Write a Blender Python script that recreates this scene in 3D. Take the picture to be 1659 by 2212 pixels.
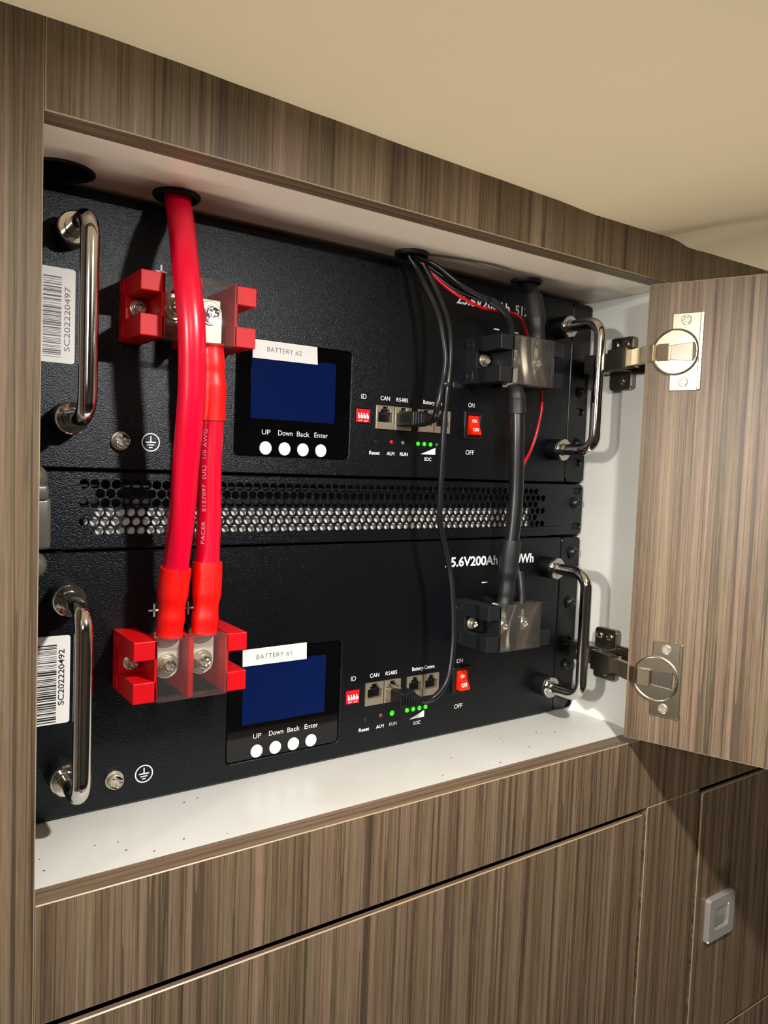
import bpy, bmesh, math, random
from mathutils import Vector, Matrix
from mathutils.geometry import tessellate_polygon

S = 0.001                      # every length below is written in millimetres
sc = bpy.context.scene
for o in list(bpy.data.objects):
    bpy.data.objects.remove(o)
C = sc.collection

# ------------------------------------------------------------------ camera
right = Vector((0.8187797, -0.5727889, 0.0388927))
fwd = Vector((0.5741013, 0.8165675, -0.0602089))
up = Vector((0.0027285, 0.0716261, 0.9974278))
cam = bpy.data.cameras.new('camera')
cam.sensor_fit = 'VERTICAL'
cam.sensor_height = 36
cam.sensor_width = 27
cam.lens = 1659.965 / 2212 * 36
cam.clip_start = 0.01
camo = bpy.data.objects.new('camera', cam)
C.objects.link(camo)
m = Matrix.Identity(4)
for i in range(3):
    m[i][0] = right[i]; m[i][1] = up[i]; m[i][2] = -fwd[i]
m[0][3], m[1][3], m[2][3] = -71.204 * S, -369.285 * S, 209.629 * S
camo.matrix_world = m
sc.camera = camo

# ------------------------------------------------------------------ light
w = bpy.data.worlds.new('world'); sc.world = w; w.use_nodes = True
w.node_tree.nodes['Background'].inputs[0].default_value = (1.0, 0.86, 0.68, 1)
w.node_tree.nodes['Background'].inputs[1].default_value = 0.01


def light(name, kind, loc, target, power, col, size=0.04, sy=None, spread=None):
    l = bpy.data.lights.new(name, kind)
    l.energy = power; l.color = col
    if kind == 'AREA':
        l.shape = 'DISK' if sy is None else 'RECTANGLE'
        l.size = size
        if sy: l.size_y = sy
        if spread: l.spread = spread
    o = bpy.data.objects.new(name, l); C.objects.link(o)
    o.location = Vector(loc) * S
    o.rotation_euler = (Vector(target) - Vector(loc)).to_track_quat('-Z', 'Y').to_euler()
    return o


# small downlight in the low ceiling just in front of the cabinet, one further left, and added fill lights
light('ceiling_spot_light', 'AREA', (192, -315, 388), (192, -315, 0), 5.6, (1.0, 0.975, 0.94), 0.028)
light('row_spot_light', 'AREA', (-700, -370, 345), (480, -60, 120), 0.55, (1.0, 0.965, 0.91), 0.06, None, 0.7)
light('aisle_fill_light', 'AREA', (-380, -900, 480), (240, 0, 60), 0.8, (1.0, 0.96, 0.90), 0.26, None, 1.3)  # added soft fill from the aisle side, not a known fixture
light('right_fill_light', 'AREA', (1300, -900, 488), (1300, -900, 0), 0.4, (1.0, 0.90, 0.76), 0.06)  # added weak fill far to the right, out of view
# added warm fill, unseen near the floor, shining up to brighten the ceiling
light('ceiling_fill_light', 'AREA', (350, -140, -880), (350, -140, 396), 2.1, (1.0, 0.92, 0.82), 1.5, 0.06, 1.2)

sc.view_settings.view_transform = 'Standard'
sc.view_settings.look = 'None'
sc.view_settings.gamma = 1
sc.view_settings.use_curve_mapping = False
sc.view_settings.exposure = 0.0


# ------------------------------------------------------------------ materials
def lin(h):
    h = h.lstrip('#')
    r = []
    for i in (0, 2, 4):
        v = int(h[i:i + 2], 16) / 255
        r.append(v / 12.92 if v < 0.04045 else ((v + 0.055) / 1.055) ** 2.4)
    return (*r, 1)


def mat(name, col, rough=0.5, metal=0.0, emit=None, es=0.0, spec=0.5, bump=None, coat=0, vary=None):
    ma = bpy.data.materials.new(name); ma.use_nodes = True
    nt = ma.node_tree; b = nt.nodes['Principled BSDF']
    b.inputs['Base Color'].default_value = lin(col)
    b.inputs['Roughness'].default_value = rough
    b.inputs['Metallic'].default_value = metal
    b.inputs['Specular IOR Level'].default_value = spec
    if coat:
        b.inputs['Coat Weight'].default_value = coat
        b.inputs['Coat Roughness'].default_value = 0.08
    if emit:
        b.inputs['Emission Color'].default_value = lin(emit)
        b.inputs['Emission Strength'].default_value = es
    tc = nt.nodes.new('ShaderNodeTexCoord')
    if bump:                               # (scale per metre, strength, distance mm)
        n = nt.nodes.new('ShaderNodeTexNoise'); n.inputs['Scale'].default_value = bump[0]
        n.inputs['Detail'].default_value = 3
        bp = nt.nodes.new('ShaderNodeBump')
        bp.inputs['Strength'].default_value = bump[1]; bp.inputs['Distance'].default_value = bump[2] * S
        nt.links.new(tc.outputs['Object'], n.inputs['Vector'])
        nt.links.new(n.outputs['Fac'], bp.inputs['Height'])
        nt.links.new(bp.outputs['Normal'], b.inputs['Normal'])
    if vary:                               # (scale, second colour, low, high): soft variation of the surface colour
        n = nt.nodes.new('ShaderNodeTexNoise'); n.inputs['Scale'].default_value = vary[0]
        n.inputs['Detail'].default_value = 4
        r = nt.nodes.new('ShaderNodeValToRGB')
        r.color_ramp.elements[0].position = vary[2]; r.color_ramp.elements[1].position = vary[3]
        r.color_ramp.elements[0].color = lin(col); r.color_ramp.elements[1].color = lin(vary[1])
        nt.links.new(tc.outputs['Object'], n.inputs['Vector'])
        nt.links.new(n.outputs['Fac'], r.inputs['Fac'])
        nt.links.new(r.outputs['Color'], b.inputs['Base Color'])
    return ma


def wood(name, vertical=True, dark=1.0):
    ma = bpy.data.materials.new(name); ma.use_nodes = True
    nt = ma.node_tree; b = nt.nodes['Principled BSDF']; L = nt.links
    tc = nt.nodes.new('ShaderNodeTexCoord')

    def nz(a, c, detail, rough=0.55, dist=0.0, off=0.0):
        mp = nt.nodes.new('ShaderNodeMapping')
        mp.inputs['Scale'].default_value = (a, a, c) if vertical else (c, a, a)
        mp.inputs['Location'].default_value = (off, off, off)
        n = nt.nodes.new('ShaderNodeTexNoise')
        n.inputs['Scale'].default_value = 1; n.inputs['Detail'].default_value = detail
        n.inputs['Roughness'].default_value = rough; n.inputs['Distortion'].default_value = dist
        L.new(tc.outputs['Object'], mp.inputs['Vector']); L.new(mp.outputs['Vector'], n.inputs['Vector'])
        return n.outputs['Fac']

    def math_(op, a, c):
        n = nt.nodes.new('ShaderNodeMath'); n.operation = op
        for i, v in enumerate((a, c)):
            if isinstance(v, (int, float)): n.inputs[i].default_value = v
            else: L.new(v, n.inputs[i])
        return n.outputs[0]
    big = nz(75, 0.9, 2, dist=0.3)
    mid = nz(300, 2.2, 3, 0.6, off=3.1)
    fine = nz(900, 14, 3, 0.7, off=7.7)
    pore = nz(2300, 60, 2, 0.7, off=1.3)
    s = math_('ADD', math_('MULTIPLY', big, 0.31), math_('MULTIPLY', mid, 0.31))
    s = math_('ADD', s, math_('MULTIPLY', fine, 0.24))
    s = math_('ADD', s, math_('MULTIPLY', pore, 0.14))
    r = nt.nodes.new('ShaderNodeValToRGB'); cr = r.color_ramp
    stops = [(0.34, '2c231e'), (0.42, '4d3f35'), (0.475, '62533f'), (0.52, '6d5d4e'), (0.57, '7a6856'), (0.67, '8e7c66')]
    cr.elements[0].position = stops[0][0]; cr.elements[0].color = lin(stops[0][1])
    cr.elements[1].position = stops[-1][0]; cr.elements[1].color = lin(stops[-1][1])
    for p, h in stops[1:-1]:
        e = cr.elements.new(p); e.color = lin(h)
    L.new(s, r.inputs['Fac'])
    # slow drift of hue between reddish and olive streaks
    hue = nz(110, 0.8, 2, off=11.0)
    r2 = nt.nodes.new('ShaderNodeValToRGB')
    r2.color_ramp.elements[0].position = 0.40; r2.color_ramp.elements[0].color = (1.06, 0.97, 0.95, 1)
    r2.color_ramp.elements[1].position = 0.62; r2.color_ramp.elements[1].color = (0.98, 1.0, 0.88, 1)
    L.new(hue, r2.inputs['Fac'])
    mx = nt.nodes.new('ShaderNodeMix'); mx.data_type = 'RGBA'; mx.blend_type = 'MULTIPLY'
    mx.inputs[0].default_value = 1
    L.new(r.outputs['Color'], mx.inputs[6]); L.new(r2.outputs['Color'], mx.inputs[7])
    # thin nearly black vertical veins
    vn = nz(110, 0.5, 1, off=21.0)
    v1 = math_('ABSOLUTE', math_('SUBTRACT', vn, 0.5), 0)
    v2 = math_('LESS_THAN', v1, 0.009)
    v3 = math_('MULTIPLY', v2, 0.55)
    mx2 = nt.nodes.new('ShaderNodeMix'); mx2.data_type = 'RGBA'
    L.new(v3, mx2.inputs[0]); L.new(mx.outputs[2], mx2.inputs[6]); mx2.inputs[7].default_value = lin('2a201b')
    L.new(mx2.outputs[2], b.inputs['Base Color'])
    b.inputs['Roughness'].default_value = 0.42
    b.inputs['Specular IOR Level'].default_value = 0.35
    bp = nt.nodes.new('ShaderNodeBump'); bp.inputs['Strength'].default_value = 0.25
    bp.inputs['Distance'].default_value = 0.15 * S
    L.new(fine, bp.inputs['Height']); L.new(bp.outputs['Normal'], b.inputs['Normal'])
    return ma


def clear(name, tint, gloss=0.06, alpha=0.02):
    """thin clear plastic: mostly transparent, a little haze, mirror gloss by fresnel"""
    ma = bpy.data.materials.new(name); ma.use_nodes = True
    nt = ma.node_tree; nt.nodes.clear(); L = nt.links
    out = nt.nodes.new('ShaderNodeOutputMaterial')
    tr = nt.nodes.new('ShaderNodeBsdfTransparent'); tr.inputs[0].default_value = tint
    df = nt.nodes.new('ShaderNodeBsdfDiffuse'); df.inputs[0].default_value = (0.75, 0.74, 0.7, 1)
    gl = nt.nodes.new('ShaderNodeBsdfGlossy'); gl.inputs['Roughness'].default_value = gloss
    fr = nt.nodes.new('ShaderNodeFresnel'); fr.inputs[0].default_value = 1.49
    a = nt.nodes.new('ShaderNodeMixShader'); a.inputs[0].default_value = alpha
    L.new(tr.outputs[0], a.inputs[1]); L.new(df.outputs[0], a.inputs[2])
    c = nt.nodes.new('ShaderNodeMixShader')
    ml = nt.nodes.new('ShaderNodeMath'); ml.operation = 'MULTIPLY'; ml.inputs[1].default_value = 0.45
    L.new(fr.outputs[0], ml.inputs[0]); L.new(ml.outputs[0], c.inputs[0]); L.new(a.outputs[0], c.inputs[1]); L.new(gl.outputs[0], c.inputs[2])
    L.new(c.outputs[0], out.inputs[0])
    return ma


M = {}
M['wood'] = wood('walnut_laminate')
M['woodx'] = wood('walnut_edge_band', vertical=False)
M['edge'] = mat('tan_edge_line', '9c8a6c', 0.4)
M['white'] = mat('white_melamine', 'cfcec8', 0.28, vary=(9, 'c6c3ba', 0.45, 0.7))
M['litwhite'] = mat('bounce_lit_melamine', 'eee2d0', 0.3)  # bay white made lighter and warmer, bounced light put into the colour
M['liner'] = mat('tan_headliner', 'e8d9b6', 0.85, bump=(1400, 0.25, 0.3))
M['rack'] = mat('black_powder_coat', '07090d', 0.27, spec=0.36, bump=(1250, 1.0, 0.32))
M['rack'].node_tree.nodes['Principled BSDF'].inputs['Specular Tint'].default_value = (0.88, 0.94, 1.0, 1)
M['rackflat'] = mat('black_satin_steel', '08090c', 0.27, spec=0.32, bump=(1100, 0.4, 0.2))
M['gloss'] = mat('gloss_black_acrylic', '050506', 0.07)
M['blackp'] = mat('black_plastic', '101114', 0.38)
M['blackt'] = mat('black_terminal_plastic', '17181c', 0.42)
M['blackc'] = mat('black_cable_jacket', '0f1012', 0.33)
M['shrinkb'] = mat('black_heat_shrink', '121316', 0.5, bump=(300, 0.3, 0.4))
M['rubber'] = mat('black_rubber', '0b0b0c', 0.6)
M['hole'] = mat('dark_cavity', '030303', 0.9)
M['redp'] = mat('red_terminal_plastic', 'c8000e', 0.5, spec=0.3, bump=(900, 0.15, 0.1))
M['redc'] = mat('red_cable_jacket', 'd6002c', 0.3)
M['shrinkr'] = mat('red_heat_shrink', 'f60a04', 0.42, bump=(260, 0.25, 0.4))
M['redw'] = mat('thin_red_wire', 'c80016', 0.35)
M['chrome'] = mat('chrome', 'd6d4cf', 0.09, 1.0)
M['nickel'] = mat('nickel_plate', 'b4a994', 0.29, 1.0, bump=(500, 0.35, 0.12))
M['nickeld'] = mat('dark_nickel_plate', '8d8578', 0.32, 1.0)
M['steel'] = mat('zinc_screw', 'd3ccba', 0.3, 0.75)
M['lug'] = mat('tinned_lug', 'e2dccd', 0.45, 0.3, bump=(400, 0.3, 0.2))
M['jack'] = mat('plated_jack_shield', 'b5a994', 0.38, 0.75)
M['lcd'] = mat('blue_lcd', '06143c', 0.12, emit='082468', es=0.12)
M['whiteink'] = mat('white_print', 'e8e8e8', 0.5)
M['greyink'] = mat('pink_white_print', 'e99aa6', 0.5)
M['button'] = mat('white_button', 'f2f2f4', 0.4)
M['paper'] = mat('white_label_paper', 'e9e7e2', 0.45)
M['ink'] = mat('black_print', '15151a', 0.5)
M['redsw'] = mat('red_rocker', 'ff2408', 0.3, emit='ff1800', es=0.12)
M['dip'] = mat('red_dip_switch', 'e00c1c', 0.4)
M['ledg'] = mat('lit_green_led', '30ff10', 0.3, emit='28ff10', es=1.2)
M['ledgo'] = mat('unlit_green_led', '1c5a34', 0.25)
M['ledw'] = mat('unlit_clear_led', '5a6a70', 0.2)
M['ledr'] = mat('red_led', 'b01028', 0.25, emit='ff1028', es=0.15)
M['ledro'] = mat('dim_red_led', '8a3038', 0.25)
M['yellowp'] = mat('amber_light_pipe', '8a7a20', 0.4)
M['greenp'] = mat('green_light_pipe', '2f6a2a', 0.4)
M['grey'] = mat('grey_plastic', '55534b', 0.35)
M['brush'] = mat('satin_chrome', 'c4bfb8', 0.3, 0.55)
M['clear'] = clear('clear_cover', (0.93, 0.93, 0.92, 1))
M['alu'] = mat('bright_aluminium_bar', 'f2f2f0', 0.22, 0.35)
M['sealant'] = mat('white_sealant', 'e4e2d6', 0.3)
M['room'] = mat('beige_wall', '8a857c', 0.8)
M['floorm'] = mat('brown_floor', '3a322c', 0.5)
M['glow'] = mat('lamp_lens', 'ffffff', 0.5, emit='ffe6c0', es=6)


# ------------------------------------------------------------------ object helpers
def empty(name, loc, label, cat, group=None):
    o = bpy.data.objects.new(name, None); C.objects.link(o)
    o.empty_display_size = 0.02
    o.location = Vector(loc) * S
    o['label'] = label; o['category'] = cat
    if group: o['group'] = group
    return o


def world_loc(o):
    l = Vector(o.location)
    while o.parent:
        o = o.parent; l += Vector(o.location)
    return l


def link(name, bm, ma, parent=None, label=None, smooth=False, mats=None, kind=None, origin=None):
    """bm is in world millimetres; the object gets its own origin and metres"""
    me = bpy.data.meshes.new(name)
    o = bpy.data.objects.new(name, me); C.objects.link(o)
    base = world_loc(parent) if parent else Vector((0, 0, 0))
    off = Vector(origin) * S if origin is not None else base
    bmesh.ops.scale(bm, vec=(S, S, S), verts=bm.verts)
    bmesh.ops.translate(bm, vec=-off, verts=bm.verts)
    bmesh.ops.recalc_face_normals(bm, faces=bm.faces)
    bm.to_mesh(me); bm.free()
    for x in (mats or [ma]): me.materials.append(x)
    if smooth:
        for p in me.polygons: p.use_smooth = True
        me.set_sharp_from_angle(angle=math.radians(38))
    if parent: o.parent = parent
    o.location = off - base
    if label: o['label'] = label
    if kind: o['kind'] = kind
    return o


def tag(o, label, cat, group=None):
    o['label'] = label; o['category'] = cat
    if group: o['group'] = group
    return o


def box(bm, x0, x1, y0, y1, z0, z1, bev=0.0, seg=2, mi=0):
    r = bmesh.ops.create_cube(bm, size=1)
    vs = r['verts']
    for v in vs:
        v.co = Vector(((x0 + x1) / 2 + v.co.x * (x1 - x0), (y0 + y1) / 2 + v.co.y * (y1 - y0), (z0 + z1) / 2 + v.co.z * (z1 - z0)))
    fs = {f for v in vs for f in v.link_faces}
    for f in fs: f.material_index = mi
    if bev:
        es = {e for v in vs for e in v.link_edges}
        bmesh.ops.bevel(bm, geom=list(es), offset=bev, segments=seg, affect='EDGES', profile=0.5)
    return vs


def bx(*a, **k):
    bm = bmesh.new(); box(bm, *a, **k); return bm


def prism(bm, outer, holes, y0, y1, bev=0.0, mi=0, xf=None):
    """flat plate: outline in (x, z), front at y0 (towards the viewer), back at y1"""
    loops = [outer] + list(holes)
    tris = tessellate_polygon([[Vector((p[0], p[1], 0)) for p in l] for l in loops])
    flat = [p for l in loops for p in l]

    def V(p, y):
        c = Vector((p[0], y, p[1]))
        return bm.verts.new(xf @ c if xf else c)
    b = bev

    def inset(l, hole):
        n = len(l); out = []
        area = sum(l[i][0] * l[(i + 1) % n][1] - l[(i + 1) % n][0] * l[i][1] for i in range(n))
        sg = (1 if area > 0 else -1) * (-1 if hole else 1)
        for i in range(n):
            a, c, d = Vector(l[i - 1]), Vector(l[i]), Vector(l[(i + 1) % n])
            e1 = (c - a).normalized(); e2 = (d - c).normalized()
            n1 = Vector((-e1.y, e1.x)) * sg; n2 = Vector((-e2.y, e2.x)) * sg
            nn = (n1 + n2)
            if nn.length < 1e-6: nn = n1
            nn.normalize()
            k = b / max(0.4, nn.dot(n1))
            out.append(tuple(c + nn * k))
        return out
    if b:
        ins = [inset(l, i > 0) for i, l in enumerate(loops)]
        fi = [p for l in ins for p in l]
        front = [V(p, y0) for p in fi]; mid = [V(p, y0 + b) for p in flat]
    else:
        front = [V(p, y0) for p in flat]; mid = front
    back = [V(p, y1) for p in flat]
    for t in tris:
        try:
            bm.faces.new([front[i] for i in t]).material_index = mi
            bm.faces.new([back[i] for i in reversed(t)]).material_index = mi
        except ValueError: pass
    k = 0
    for l in loops:
        n = len(l)
        for i in range(n):
            a, c = k + i, k + (i + 1) % n
            if b: bm.faces.new((front[a], front[c], mid[c], mid[a])).material_index = mi
            bm.faces.new((mid[a], mid[c], back[c], back[a])).material_index = mi
        k += n
    return bm


def rrect(x0, x1, z0, z1, r, n=6):
    out = []
    for cx, cz, a in ((x1 - r, z1 - r, 0), (x0 + r, z1 - r, 90), (x0 + r, z0 + r, 180), (x1 - r, z0 + r, 270)):
        for i in range(n + 1):
            t = math.radians(a + 90 * i / n); out.append((cx + r * math.cos(t), cz + r * math.sin(t)))
    return out


def circ(x, z, r, n=24, a0=0.0):
    return [(x + r * math.cos(a0 + 2 * math.pi * i / n), z + r * math.sin(a0 + 2 * math.pi * i / n)) for i in range(n)]


def lathe(bm, prof, o, axis, n=28, mi=0):
    """prof: list of (distance along axis, radius)"""
    ax = Vector(axis).normalized()
    q = ax.to_track_quat('Z', 'Y'); u = q @ Vector((1, 0, 0)); v = q @ Vector((0, 1, 0)); o = Vector(o)
    rings = []
    for d, r in prof:
        if r < 1e-6: rings.append([bm.verts.new(o + ax * d)])
        else: rings.append([bm.verts.new(o + ax * d + (u * math.cos(2 * math.pi * i / n) + v * math.sin(2 * math.pi * i / n)) * r) for i in range(n)])
    for a, b in zip(rings, rings[1:]):
        for i in range(n):
            j = (i + 1) % n
            if len(a) == 1 and len(b) == 1: continue
            if len(a) == 1: f = (a[0], b[i], b[j])
            elif len(b) == 1: f = (a[i], b[0], a[j])
            else: f = (a[i], a[j], b[j], b[i])
            bm.faces.new(f).material_index = mi
    return bm


def spline(pts, step=3.0):
    P = [Vector(p) for p in pts]
    P = [P[0] * 2 - P[1]] + P + [P[-1] * 2 - P[-2]]
    out = []
    for i in range(1, len(P) - 2):
        a, b, c, d = P[i - 1:i + 3]
        n = max(1, int((c - b).length / step))
        for k in range(n):
            t = k / n
            out.append(0.5 * ((2 * b) + (c - a) * t + (2 * a - 5 * b + 4 * c - d) * t * t + (3 * b - a - 3 * c + d) * t ** 3))
    out.append(P[-2])
    return out


def frames(path):
    fr = []; t0 = (path[1] - path[0]).normalized()
    u = t0.cross(Vector((0, -1, 0)))
    if u.length < 0.1: u = t0.cross(Vector((1, 0, 0)))
    u.normalize()
    for i, p in enumerate(path):
        t = (path[min(i + 1, len(path) - 1)] - path[max(i - 1, 0)]).normalized()
        u = (u - t * u.dot(t)).normalized()
        fr.append((p, t, u, t.cross(u)))
    return fr


def tube(bm, path, r, n=20, cap=True, squash=None):
    rings = []; N = len(path)
    for i, (p, t, u, v) in enumerate(frames(path)):
        rr = r(i / (N - 1)) if callable(r) else r
        a, b = (rr, rr) if squash is None else (rr, rr * squash)
        rings.append([bm.verts.new(p + u * math.cos(2 * math.pi * k / n) * a + v * math.sin(2 * math.pi * k / n) * b) for k in range(n)])
    for a, b in zip(rings, rings[1:]):
        for k in range(n):
            bm.faces.new((a[k], a[(k + 1) % n], b[(k + 1) % n], b[k]))
    if cap:
        bm.faces.new(rings[0]); bm.faces.new(list(reversed(rings[-1])))
    return bm


def sphere(bm, c, r, sx=1, sy=1, sz=1):
    v = bmesh.ops.create_uvsphere(bm, u_segments=20, v_segments=12, radius=r)['verts']
    for q in v: q.co = Vector((q.co.x * sx, q.co.y * sy, q.co.z * sz)) + Vector(c)


def arc_pts(c, r, a0, a1, n, f):
    return [f(c[0] + r * math.cos(math.radians(a0 + (a1 - a0) * i / n)), c[1] + r * math.sin(math.radians(a0 + (a1 - a0) * i / n))) for i in range(n + 1)]


def text_bm(s, bold=0.0, spacing=1.0):
    """text as a flat mesh, u to the right and v up, bounds normalised to its real cap box"""
    cu = bpy.data.curves.new('lettering', 'FONT'); cu.body = s; cu.size = 1
    cu.offset = bold; cu.resolution_u = 4; cu.space_character = spacing
    o = bpy.data.objects.new('lettering', cu); C.objects.link(o)
    dg = bpy.context.evaluated_depsgraph_get(); dg.update()
    me = bpy.data.meshes.new_from_object(o.evaluated_get(dg))
    bm = bmesh.new(); bm.from_mesh(me)
    bpy.data.objects.remove(o); bpy.data.curves.remove(cu); bpy.data.meshes.remove(me)
    return bm


def text(s, x0, x1, z0, z1, y, ma, parent, bold=0.0, spacing=1.0, rot=False, tilt=0.0, name='lettering'):
    bm = text_bm(s, bold, spacing)
    us = [v.co.x for v in bm.verts]; vs = [v.co.y for v in bm.verts]
    a, b, c, d = min(us), max(us), min(vs), max(vs)
    for v in bm.verts:
        u = (v.co.x - a) / (b - a); t = (v.co.y - c) / (d - c)
        if rot: x, z = x1 - (x1 - x0) * t, z0 + (z1 - z0) * u       # reads upwards
        else: x, z = x0 + (x1 - x0) * u, z0 + (z1 - z0) * t + tilt * (x0 + (x1 - x0) * u - (x0 + x1) / 2)
        v.co = Vector((x, y, z))
    return link(name, bm, ma, parent)


def phillips(bm, o, r, h, axis=(0, -1, 0), washer=0.0, wt=1.0, dome=True, hexh=False, rot=0.5, cs=1.0):
    """pan head screw with a real cross recess; o is the seat, the head rises along axis"""
    ax = Vector(axis).normalized(); q = ax.to_track_quat('-Y', 'Z').to_matrix().to_4x4()
    X = Matrix.Translation(Vector(o)) @ q @ Matrix.Rotation(rot, 4, 'Y')
    d = 0
    if washer:
        prism(bm, circ(0, 0, washer, 28), [], -wt, 0, 0.25, xf=X); d = wt
        prism(bm, circ(0, 0, washer * 0.82, 28), [], -wt * 1.8, -wt, 0.3, xf=X); d = wt * 1.8
    if hexh:
        prism(bm, circ(0, 0, r * 1.12, 6), [], -d - h * 0.7, -d, 0.3, xf=X)
        d2 = d + h * 0.7; rr = r * 0.9
    else:
        prism(bm, circ(0, 0, r, 28), [], -d - h * 0.45, -d, 0.1, xf=X); d2 = d + h * 0.45; rr = r
    a, b = rr * 0.62 * cs, rr * 0.16 * cs
    cross = [(a, -b), (a, b), (b, b), (b, a), (-b, a), (-b, b), (-a, b), (-a, -b), (-b, -b), (-b, -a), (b, -a), (b, -b)]
    cross = [(x, z) for x, z in cross]
    prism(bm, circ(0, 0, rr * 0.99, 28), [list(reversed(cross))], -d2 - h * 0.5, -d2, min(h * 0.32, 0.9) if dome else 0.15, xf=X)
    return bm


# ------------------------------------------------------------------ the room
def struct(name, bm, ma):
    o = link(name, bm, ma); o['kind'] = 'structure'; return o


# headliner: padded ceiling whose lower edge waves slightly along the cabinet
bm = bmesh.new()
prof = [(-1000, 396.5), (-300, 397), (-18, 397), (26, 397.4), (57, 396.9), (100, 395.8), (139, 394.9), (202, 393.5), (260, 392.8), (316, 392), (361, 390.4), (395, 391.0), (441, 392.2), (470, 391.8), (502, 393.2), (586, 394.5), (700, 395), (1700, 396)]
cols = []
xs = sorted(set([-1000, 1700] + [(-300 + i * 12) for i in range(90)] + [p[0] for p in prof]))


def pz(x):
    for (a, za), (b, zb) in zip(prof, prof[1:]):
        if a <= x <= b:
            t = (x - a) / (b - a); t = t * t * (3 - 2 * t); return za + (zb - za) * t
    return 396


ys = [0, -8, -20, -45, -80, -130, -170, -215, -250, -290, -340, -400, -460, -520, -600, -900, -1400]
grid = []
for y in ys:
    f = math.exp(y / 90.0)
    row = []; rise = 0 if y > -400 else min(1, (-400 - y) / 300.0)
    rise = rise * rise * (3 - 2 * rise) * 105
    for x in xs:
        z = 398 + (pz(x) - 398) * f
        s_ = (x - (452 - 0.12 * y)) / 9.0                     # seam where the next padded panel begins
        z -= 3.2 / (1 + math.exp(-max(-20, min(20, s_)))) * (1 if x < 900 else 0.5)
        z += 1.6 * math.exp(-(s_ / 1.1) ** 2)
        row.append(bm.verts.new((x, y, z + rise)))
    grid.append(row)
for a, b in zip(grid, grid[1:]):
    for i in range(len(xs) - 1): bm.faces.new((a[i], a[i + 1], b[i + 1], b[i]))
ce = link('ceiling', bm, M['liner'], smooth=True); ce['kind'] = 'structure'
struct('floor', bx(-1000, 1700, -1400, 600, -920, -900), M['floorm'])
struct('wall_back', bx(-1000, 1700, -1420, -1400, -900, 510), M['room'])
struct('wall_left', bx(-1020, -1000, -1420, 600, -900, 510), M['room'])
struct('wall_right', bx(1700, 1720, -1420, 600, -900, 510), M['room'])

# ------------------------------------------------------------------ the cabinet
def board(name, x0, x1, y0, y1, z0, z1, parent, ma='wood', bev=0.5, label=None, seg=1, mats=None, round_=None):
    """laminate board whose chamfered edges show the light tan line of the edge band"""
    bm = bmesh.new()
    box(bm, x0, x1, y0, y1, z0, z1)
    if round_:
        es = [e for e in bm.edges if abs(e.verts[0].co.x - e.verts[1].co.x) < 1e-4 and abs(e.verts[0].co.z - e.verts[1].co.z) < 1e-4
              and abs(e.verts[0].co.x - round_[0]) < 1e-3 and abs(e.verts[0].co.z - round_[1]) < 1e-3]
        bmesh.ops.bevel(bm, geom=es, offset=round_[2], segments=5, affect='EDGES', profile=0.5)
    old = set(bm.faces)
    for f in bm.faces:
        n = f.normal
        if abs(n.y) < 0.5: f.material_index = 2
    es = [e for e in bm.edges if all(abs(v.co.y - y0) < 1e-4 for v in e.verts)]
    r = bmesh.ops.bevel(bm, geom=es, offset=bev, segments=seg, affect='EDGES', profile=0.5)
    for f in r['faces']: f.material_index = 1
    return link(name, bm, None, parent, label=label, mats=[M[ma], M['edge'], M['woodx']])


FT = 15      # thickness of the face frame
cab = empty('battery_cabinet', (0, 0, -60), 'walnut laminate cabinet with a white-lined bay holding the black rack batteries', 'cabinet')
board('left_stile', -420, 0, 0, FT, -420, 430, cab)
board('top_rail', 0.2, 900, 0, FT, 358, 430, cab)
board('bottom_rail', 0.2, 900, 0, FT, -58.7, 0, cab)
board('right_stile', 462, 900, 0, FT, 0.2, 357.8, cab)
board('middle_stile', 460.8, 533.9, 0, FT, -420, -59.0, cab, bev=0.5)
# white carcass
GR = [(22, 71, 17.5), (83, 66, 13.2), (252, 69, 12), (365, 70, 12.3)]
bm = bmesh.new()
X = Matrix(((1, 0, 0, 0), (0, 0, 1, 0), (0, 1, 0, 358), (0, 0, 0, 1)))
prism(bm, [(-25, FT), (480, FT), (480, 500), (-25, 500)], [list(reversed(circ(x, y, r - 2, 32))) for x, y, r in GR], 0, 17, xf=X)
link('bay_ceiling', bm, M['litwhite'], cab)
link('bay_floor', bx(-25, 480, FT, 500, -17, 0), M['white'], cab)
link('bay_side', bx(462, 480, FT, 500, 0.1, 357.9), M['white'], cab, label='white right side of the battery bay')
link('bay_side', bx(-40, -25, FT, 500, 0.1, 357.9), M['white'], cab, label='white left side of the battery bay')
link('bay_back', bx(-40, 480, 500, 510, -20, 376), M['white'], cab)
# black sheet standing in for the shade inside the compartments below
link('drawer_bay_shade', bx(-40, 900, 60, 66, -420, -60), M['hole'], cab)
# bead of sealant in the lower right corner of the bay
bm = bmesh.new()
random.seed(4)
pth = []
for i in range(15):
    y = 17 + i * 4.6
    pth.append((y, 3.2 + 1.3 * math.sin(i * 0.9) + (5.5 if i > 9 else 0) * (i - 9) / 5 + random.uniform(-.4, .4)))
prev = None
for y, r in pth:
    ring = [bm.verts.new((462 - r * (1 - math.sin(a)) if False else 462 - r * math.cos(a) ** 2, y, r * math.sin(a) ** 2 * 1.25)) for a in [k * math.pi / 2 / 6 for k in range(7)]]
    ring.append(bm.verts.new((462, y, 0)))
    if prev:
        for k in range(8): bm.faces.new((prev[k], prev[(k + 1) % 8], ring[(k + 1) % 8], ring[k]))
    else: bm.faces.new(ring)
    prev = ring
bm.faces.new(prev)
link('sealant_bead', bm, M['sealant'], cab, smooth=True)
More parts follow.
